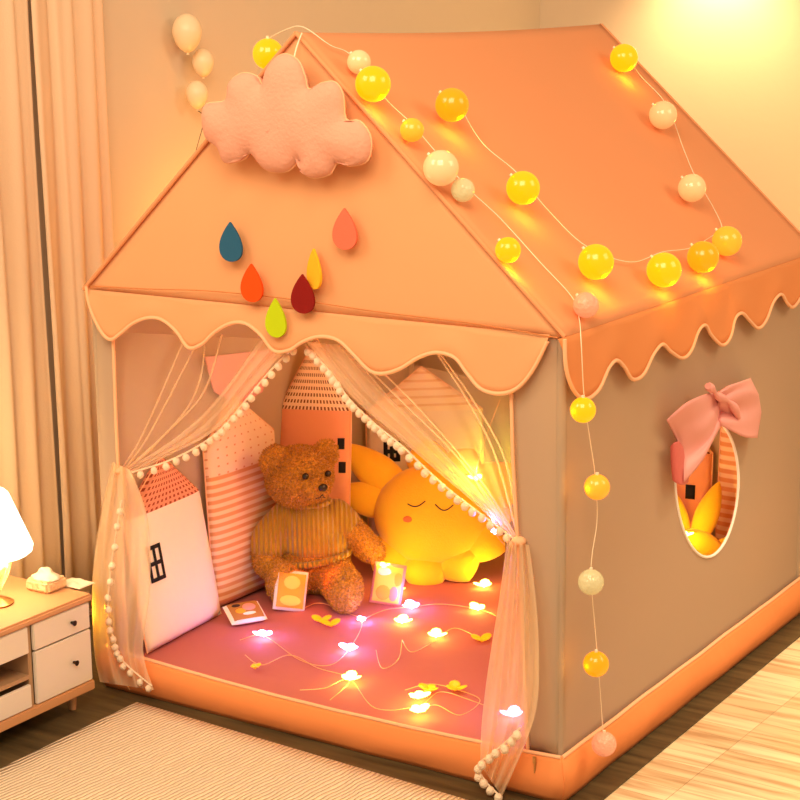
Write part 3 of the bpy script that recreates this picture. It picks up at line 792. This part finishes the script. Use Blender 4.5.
# local frame: x right (viewer's right), -y towards viewer, z up; rotated to face the camera
bear.rotation_euler = (0, 0, YAW+math.radians(4)); bear.location = Vector((.190, .630, .100)); bear.scale = (1.05, 1.05, 1.05)
def RX(a): return Matrix.Rotation(math.radians(a), 3, 'X')
def RY(a): return Matrix.Rotation(math.radians(a), 3, 'Y')
def RZ(a): return Matrix.Rotation(math.radians(a), 3, 'Z')
HD = Vector((-.036, -.012, .312)); HR_ = RZ(32) @ RX(8) @ RY(4)
body = MB()
body.ell((0, .0, .105), (.088, .075, .105))            # belly
body.ell((-.01, .0, .19), (.068, .058, .065))
# arms: left (viewer's) hangs beside, right reaches outwards
def limb(mb, pts, rad):
    c = catmull(pts, 6); n = len(c)
    rs = catmull([Vector((r, 0, 0)) for r in rad], 6)
    for i, p in enumerate(c): mb.ell(p, rs[i].x, seg=14, rings=8)
armL = [(-.068, 0, .205), (-.115, -.015, .160), (-.124, -.035, .105), (-.112, -.05, .085)]
armR = [(.055, 0, .205), (.095, -.01, .165), (.130, -.02, .125), (.150, -.025, .110)]
limb(body, armL, (.036, .036, .036, .032)); limb(body, armR, (.034, .034, .033, .028))
legL = [(-.05, -.02, .055), (-.075, -.07, .050), (-.080, -.090, .050)]
legR = [(.045, -.03, .055), (.06, -.10, .050), (.065, -.150, .052)]
limb(body, legL, (.052, .046, .044)); limb(body, legR, (.052, .046, .044))
body.ell((-.083, -.100, .058), (.042, .034, .055)); body.ell((.068, -.165, .060), (.044, .034, .058), RX(-8))
body.ell(HD, (.088, .080, .078), HR_)                   # head
body.ell(HD+HR_ @ Vector((0, -.070, -.006)), (.040, .036, .033), HR_)      # muzzle
for s in (-1, 1): body.ell(HD+HR_ @ Vector((s*.076, .008, .048)), (.040, .020, .040), HR_)
body.ell((-.014, 0, .235), (.045, .042, .04))
remesh_obj(body, 'body', m_fur, .0045, bear, tuft=42000, tl=.0085)
sw = MB()
sw.ell((0, 0, .138), (.092, .082, .058)); sw.ell((-.009, 0, .18), (.080, .070, .070)); sw.ell((-.012, 0, .232), (.050, .048, .022))
limb(sw, armL[:2]+[(-.121, -.025, .132)], (.044, .044, .044)); limb(sw, armR[:1]+[(.078, -.005, .182)], (.042, .042))
swo = remesh_obj(sw, 'sweater', m_knit, .0045, bear, smooth_it=3)
def lpart(mb, name, m, parent=bear):
    o = mb.build(name, m); o.parent = parent; return o
b = MB(); b.tube([Vector((math.cos(a)*.090, math.sin(a)*.079-.002, .100+.014*math.cos(a))) for a in [k*2*PI/32 for k in range(32)]], .009, 8, closed=True); lpart(b, 'sweater_hem', m_knit)
b = MB(); b.tube([Vector((-.013+math.cos(a)*.052, math.sin(a)*.050, .243)) for a in [k*2*PI/32 for k in range(32)]], .007, 8, closed=True); lpart(b, 'collar', m_knit)
for s in (-1, 1):
    b = MB(); b.ell(HD+HR_ @ Vector((s*.034, -.0745, .030)), .0085, seg=14, rings=10); lpart(b, 'eye', m_glossblack)
b = MB(); b.ell(HD+HR_ @ Vector((0, -.107, .008)), (.013, .009, .010), HR_); lpart(b, 'nose', m_glossblack)
b = MB(); b.tube([HD+HR_ @ Vector(q) for q in ((-.014, -.101, -.022), (-.006, -.106, -.018), (0, -.108, -.010), (.006, -.106, -.018), (.014, -.101, -.022))], .0018, 5); lpart(b, 'mouth', m_thread)

# ------------------------------------------------------------------ snack pouches
def pouch(name, label, c, size, rot, col1, m_edge, blobs, cat='pouch'):
    t = thing(name, c, label, cat); t.rotation_euler = rot
    w_, h, th = size
    mb = MB()
    for s in (1, -1):
        mb.grid(lambda u, v, s=s: Vector(((u-.5)*w_, -s*th*((1-abs(2*u-1)**4)**.5)*((1-abs(2*v-1)**4)**.5), (v-.5)*h)), 16, 16)
    mb.uv = {}; o = mb.build('wrapper', m_edge); o.parent = t
    fr = MB(); fr.grid(lambda u, v: Vector(((u-.5)*w_*.84, -th*((1-abs((2*u-1)*.84)**4)**.5)*((1-abs((2*v-1)*.86)**4)**.5)-.0012, (v-.5)*h*.86)), 14, 14)
    fr.uv = {}; o = fr.build('front_print', col1); o.parent = t
    for (u, v, ru, rv_, m) in blobs:
        e = MB(); y = -th*((1-abs(2*u-1)**4)**.5)*((1-abs(2*v-1)**4)**.5)-.0014
        e.ell(((u-.5)*w_, y, (v-.5)*h), (ru, .0015, rv_), seg=14, rings=6); o = e.build('printed_patch', m); o.parent = t
    return t
m_pr1 = mat('brown_print', (.45, .20, .05), .6); m_pr2 = mat('orange_print', (1, .42, .04), .4); m_pr3 = mat('yellow_print', (1, .70, .12), .5); m_prw = mat('pale_wrapper', (.95, .85, .75), .4)
m_prp = mat('pink_print', (.85, .32, .28), .5); m_leaf = mat('green_print', (.42, .48, .05), .6)
pouch('snack_packet', 'flat pale tray packet with brown picture lying before the striped cushion', at(245, 613, 2, .122), (.098, .075, .012), (math.radians(-68), 0, YAW+.45), m_pr1, m_prw,
      [(.62, .6, .018, .014, m_prp), (.35, .45, .014, .01, m_pr2), (.55, .28, .018, .006, m_prw), (.3, .75, .012, .006, m_thread)], 'packet')
pouch('snack_packet', 'orange pouch with white edges propped against the teddy foot', at(291, 607, 2, .106)+Vector((0, 0, .045)), (.085, .105, .014), (math.radians(-20), math.radians(10), YAW+.15), m_pr2, m_prw,
      [(.5, .70, .022, .018, m_pr3), (.5, .25, .028, .014, m_pr3)], 'packet')
pouch('snack_packet', 'yellow and pink flowered packet standing right of the teddy foot', at(388, 584, 2, .152), (.085, .11, .020), (math.radians(-14), math.radians(8), YAW-.1), m_pr3, m_prp,
      [(.35, .8, .018, .012, m_prw), (.8, .65, .012, .018, m_leaf), (.4, .3, .02, .02, m_pr2), (.72, .3, .012, .02, m_prp)], 'packet')

# ------------------------------------------------------------------ fairy lights on the mattress
fl = thing('fairy_lights', at(400, 650, 2, .102), 'butterfly fairy lights on thin wire scattered over the pink mattress', 'fairy lights')
m_yl = mat('lit_yellow_butterfly', (1, .8, .1), .4, emit=9, ecol=(1, .78, .12))
m_wl = mat('lit_white_butterfly', (.9, .9, 1), .4, emit=7, ecol=(.62, .58, 1))
m_gold = mat('gold_butterfly', (1, .45, .02), .3, emit=.35, ecol=(1, .4, .0))
m_wire = mat('copper_wire', (.95, .55, .22), .35, metal=.4)
def butterfly(px, py, kind, z=.106, sc_=1.0, spin=0, parent=None, pos=None, power=1):
    p = pos or at(px, py, 2, z)
    m = {'y': m_yl, 'w': m_wl, 'g': m_gold}[kind]
    b = MB()
    for s in (-1, 1):
        for (an, ln, wd) in ((35, .017, .0085), (-40, .012, .007)):
            q = math.radians(an); d = Vector((s*math.cos(q), math.sin(q), .35)).normalized(); d.rotate(Matrix.Rotation(spin, 3, 'Z'))
            s2 = Vector((0, 0, 1)).cross(d).normalized(); c = p+d*ln*.6*sc_
            Bm = Matrix((d, s2, d.cross(s2))).transposed(); b.ell(c, (ln*.55*sc_, wd*sc_, .0022), Bm, 10, 6)
    b.ell(p, (.004, .004, .005), seg=8, rings=6)
    o = b.build('butterfly', m, parent or fl)
    if kind != 'g':
        colr = (1, .60, .10) if kind == 'y' else (.30, .18, 1)
        light('butterfly_glow', 'POINT', p+Vector((0, 0, .022)), (.20 if kind == 'y' else .26)*power, colr, .006, parent=fl).matrix_parent_inverse = parent_inv(fl)
    return p
lights_px = [(264, 635, 'w'), (350, 649, 'w'), (412, 607, 'w'), (396, 590, 'y'), (478, 609, 'y'), (436, 636, 'y'), (350, 679, 'y'), (418, 697, 'y'), (418, 711, 'y'), (321, 621, 'g'), (331, 625, 'g'), (362, 620, 'w'), (482, 640, 'g'), (430, 690, 'g'), (455, 689, 'g'), (255, 667, 'g'), (402, 622, 'y'), (484, 586, 'y'), (513, 715, 'w')]
butterfly(0, 0, 'y', pos=at(384, 566, 2, .205), sc_=.9)
BP = {}
for k, (x, y, kd) in enumerate(lights_px):
    BP[k] = butterfly(x, y, kd, spin=random.uniform(0, 6), sc_=(.9 if k in (11, 15) else 1.6))
def wirepx(pts): 
    b = MB(); c = catmull([at(x, y, 2, .1035+.003*(i % 2)) for i, (x, y) in enumerate(pts)], 8); b.tube(c, .0009, 5); b.build('wire', m_wire, fl)
wirepx([(300, 610), (320, 603), (345, 612), (362, 622), (350, 648), (330, 665), (300, 660), (264, 636), (240, 640)])
wirepx([(362, 620), (385, 610), (412, 607), (440, 604), (478, 609), (500, 618)])
wirepx([(300, 690), (325, 688), (350, 680), (375, 708), (418, 706), (440, 692), (470, 700), (512, 716)])
wirepx([(245, 655), (262, 665), (290, 655), (318, 668), (350, 679), (330, 700)])
wirepx([(418, 711), (436, 705), (460, 715), (480, 700), (455, 689), (430, 684), (405, 690)])
wirepx([(376, 650), (382, 668), (398, 660), (402, 640)])
wirepx([(402, 640), (412, 652), (436, 640), (455, 628), (482, 640)])
# lit butterfly lights hung higher, on the sun cushion side and the entrance corners
wl = thing('fairy_lights', at(687, 535, 0, 1.14), 'fairy light glowing among yellow sun rays inside the oval window', 'fairy lights')
butterfly(0, 0, 'y', pos=at(687, 535, 1, 1.12), parent=wl, power=2.5)
hl = thing('fairy_lights', at(478, 478, 1, .10), 'fairy light cluster glowing in the right sheer door curtain above the sun', 'fairy lights')
pq = at(476, 479, 1, .045); butterfly(0, 0, 'y', pos=pq, parent=hl, spin=1); 
light('cluster_glow', 'POINT', pq+Vector((0, .03, 0)), .9, (1, .66, .08), .01, parent=hl).matrix_parent_inverse = parent_inv(hl)
pq2 = at(495, 532, 1, .04); butterfly(0, 0, 'w', pos=pq2, parent=hl, spin=2, sc_=.6)
b = MB(); b.tube(catmull([at(500, 400, 1, .05), at(485, 440, 1, .05), pq, at(490, 505, 1, .05), pq2, at(505, 545, 1, .05)], 6), .0009, 5); b.build('wire', m_wire, hl)
gl = thing('fairy_lights', at(112, 630, 1, .0), 'yellow fairy light glowing in the left door curtain near the cabinet', 'fairy lights')
for (x, y) in ((104, 610), (112, 662)):
    q = at(x, y, 1, .002); butterfly(0, 0, 'g', pos=q, parent=gl, sc_=.6)
    light('corner_glow', 'POINT', q+Vector((.0, .012, 0)), .9, (1, .50, .02), .01, parent=gl).matrix_parent_inverse = parent_inv(gl)
b = MB(); b.tube(catmull([at(110, 560, 1, .004), at(104, 610, 1, .004), at(108, 640, 1, .004), at(112, 662, 1, .004), at(130, 690, 1, -.02)], 6), .0009, 5); b.build('wire', m_wire, gl)
# small point lights for the green glow near the back wall and red on the bear
light('green_glow', 'POINT', at(512, 470, 1, 1.30), .35, (.35, 1, .05), .02)
light('bear_red_glow', 'POINT', at(322, 572, 1, .50), .16, (1, .10, .01), .01)
# pennant inside
b = MB(); pp = [at(x, y, 0, .03) for x, y in ((205, 357), (275, 349), (262, 392), (238, 405), (214, 392))]
c_ = sum(pp, Vector())/5; b.add(pp, [tuple(range(5))])
o = b.build('inner_curtain', mat('pink_voile', (.85, .40, .38), .8), tent, smooth=False, solid=.004)

# ------------------------------------------------------------------ cabinet
CX = at(90, 718, 2, .004); 
fx = .062; yr = -.115
cab = thing('bedside_cabinet', (fx-.2, yr-.35, .004), 'low white bedside cabinet with wooden top at the far left', 'cabinet')
tz1 = at(92, 592, 0, fx).z; 
def cabz(px, py): return at(px, py, 0, fx).z
zt = tz1; zb = .055; yl = -1.0; xbk = -.36
b = MB(); b.box((xbk, yl, zt-.018), (fx+.008, yr+.01, zt), bev=.005); b.build('top', m_wood, cab)
b = MB(); b.box((xbk, yl+.01, zb), (fx-.008, yr, zb+.018)); b.box((xbk, yr-.012, zb), (fx-.004, yr, zt-.018)); b.box((xbk, yl+.01, zb), (xbk+.012, yr, zt-.018)); b.box((xbk, yr-.200, zb), (fx-.006, yr-.188, zt-.018)); b.box((xbk, yl+.01, zb+.085), (fx-.006, yr-.200, zb+.095))
b.box((xbk, yl+.01, zt-.085), (fx-.006, yr-.200, zt-.077))
b.build('carcass', m_inside, cab, smooth=False)
b = MB(); b.box((fx-.012, yl+.01, zb-.006), (fx+.006, yr+.004, zb+.018), bev=.003); b.build('plinth_rail', m_wood, cab)
def front(y0, y1, z0, z1, knob):
    b = MB(); b.box((fx-.006, y0, z0), (fx+.004, y1, z1), bev=.002); o = b.build('drawer_front', m_lacquer, cab)
    if knob:
        k = MB(); p = Vector((fx+.004, (y0+y1)/2+.03, (z0+z1)/2+.0)); k.tube([p, p+Vector((.008, 0, 0)), p+Vector((.012, 0, 0))], lambda t: .003+.004*t, 10); k.build('knob', m_dark, o)
    return o
zm = zt-.085
front(yr-.187, yr-.001, zm+.002, zt-.020, True)
front(yr-.187, yr-.001, zb+.020, zm-.002, True)
front(yl+.02, yr-.204, zm+.002, zt-.020, False)
front(yl+.02, yr-.204, zb+.020, zb+.075, False)
for x in (xbk+.03, fx-.03):
    for y in (yl+.05, yr-.04):
        b = MB(); b.tube([Vector((x, y, .0045)), Vector((x, y, zb))], lambda t: .008+.005*t, 10); b.build('leg', m_wood, cab)
# lamp
m_shade = mat('lit_lamp_shade', (1, .95, .85), .8, emit=2.2, ecol=(1, .90, .66))
m_glass = mat('amber_glass', (1, .72, .42), .12, trans=.7, spec=.6)
lp = at(-3, 604, 2, zt); s = pxm(lp)
lamp = thing('table_lamp', lp, 'glowing table lamp with white shade on the bedside cabinet', 'lamp')
b = MB(); b.lathe([(0, 0), (16*s, 0), (17*s, 2*s), (12*s, 5*s), (4*s, 8*s), (3*s, 12*s), (0, 12*s)], lp+Vector((0, 0, .0005)), 24); b.uv = {}; b.build('foot', m_brass, lamp)
b = MB(); b.lathe([(2.5*s, 10*s), (4*s, 13*s), (9*s, 22*s), (14*s, 33*s), (16*s, 42*s), (14*s, 50*s), (9*s, 55*s), (3*s, 57*s)], lp, 32, fn=lambda r, z, a: r*(1+.06*math.cos(8*a))); b.uv = {}; b.build('glass_base', m_glass, lamp)
b = MB(); b.tube([lp+Vector((0, 0, 8*s)), lp+Vector((0, 0, 84*s))], 1.8*s, 8); b.build('stem', m_brass, lamp)
sh0 = 52*s; sh1 = 118*s
prof = [(34*s, sh0), (38*s, sh0+3*s), (39*s, sh0+8*s), (36*s, sh0+16*s), (25*s, sh0+44*s), (18*s, sh0+62*s), (14*s, sh1), (0, sh1)]
b = MB(); b.lathe(prof, lp, 40); b.uv = {}; b.build('lamp_shade', m_shade, lamp)
light('lamp_bulb', 'POINT', lp+Vector((.0, 0, sh0-.004)), .8, (1, .62, .25), .05, parent=lamp).matrix_parent_inverse = parent_inv(lamp)
light('lamp_side_glow', 'POINT', lp+Vector((-.16, .10, sh1+.03)), 1.6, (1, .60, .22), .08, parent=lamp).matrix_parent_inverse = parent_inv(lamp)
# tissue box and cloth
tb = at(52, 590, 2, zt)
tis = thing('tissue_holder', tb, 'small cream woven box with crumpled tissue on the cabinet top', 'tissue box')
b = MB(); b.box(tb+Vector((-.055, -.035, .001)), tb+Vector((.02, .035, .030)), bev=.006); b.build('box', mat('woven_cream', (.85, .58, .34), .9, bump=.8, bscale=90), tis)
b = MB()
def crump(u, v):
    a = u*2*PI; r = .032*(1-v)+.004; p = Vector((math.cos(a)*r*1.1, math.sin(a)*r*.8, .028+.028*v))
    return tb+Vector((-.018, 0, 0))+p+Vector((noise.noise(p*60), noise.noise(p*60+Vector((5, 0, 0))), 0))*.008
b.grid(crump, 24, 8, True); b.uv = {}; b.build('tissue', m_cream, tis)
b = MB()
cl = at(76, 585, 2, zt)
b.grid(lambda u, v: cl+Vector(((u-.5)*.075, (v-.5)*.055, .004+.010*max(0, noise.noise(Vector((u*3, v*3, 7)))+.35)*math.sin(PI*u)*math.sin(PI*v))), 16, 16)
o = b.build('folded_cloth', m_cream, solid=.002); tag(o, 'small cream cloth on the corner of the cabinet top beside the tissue', 'cloth')
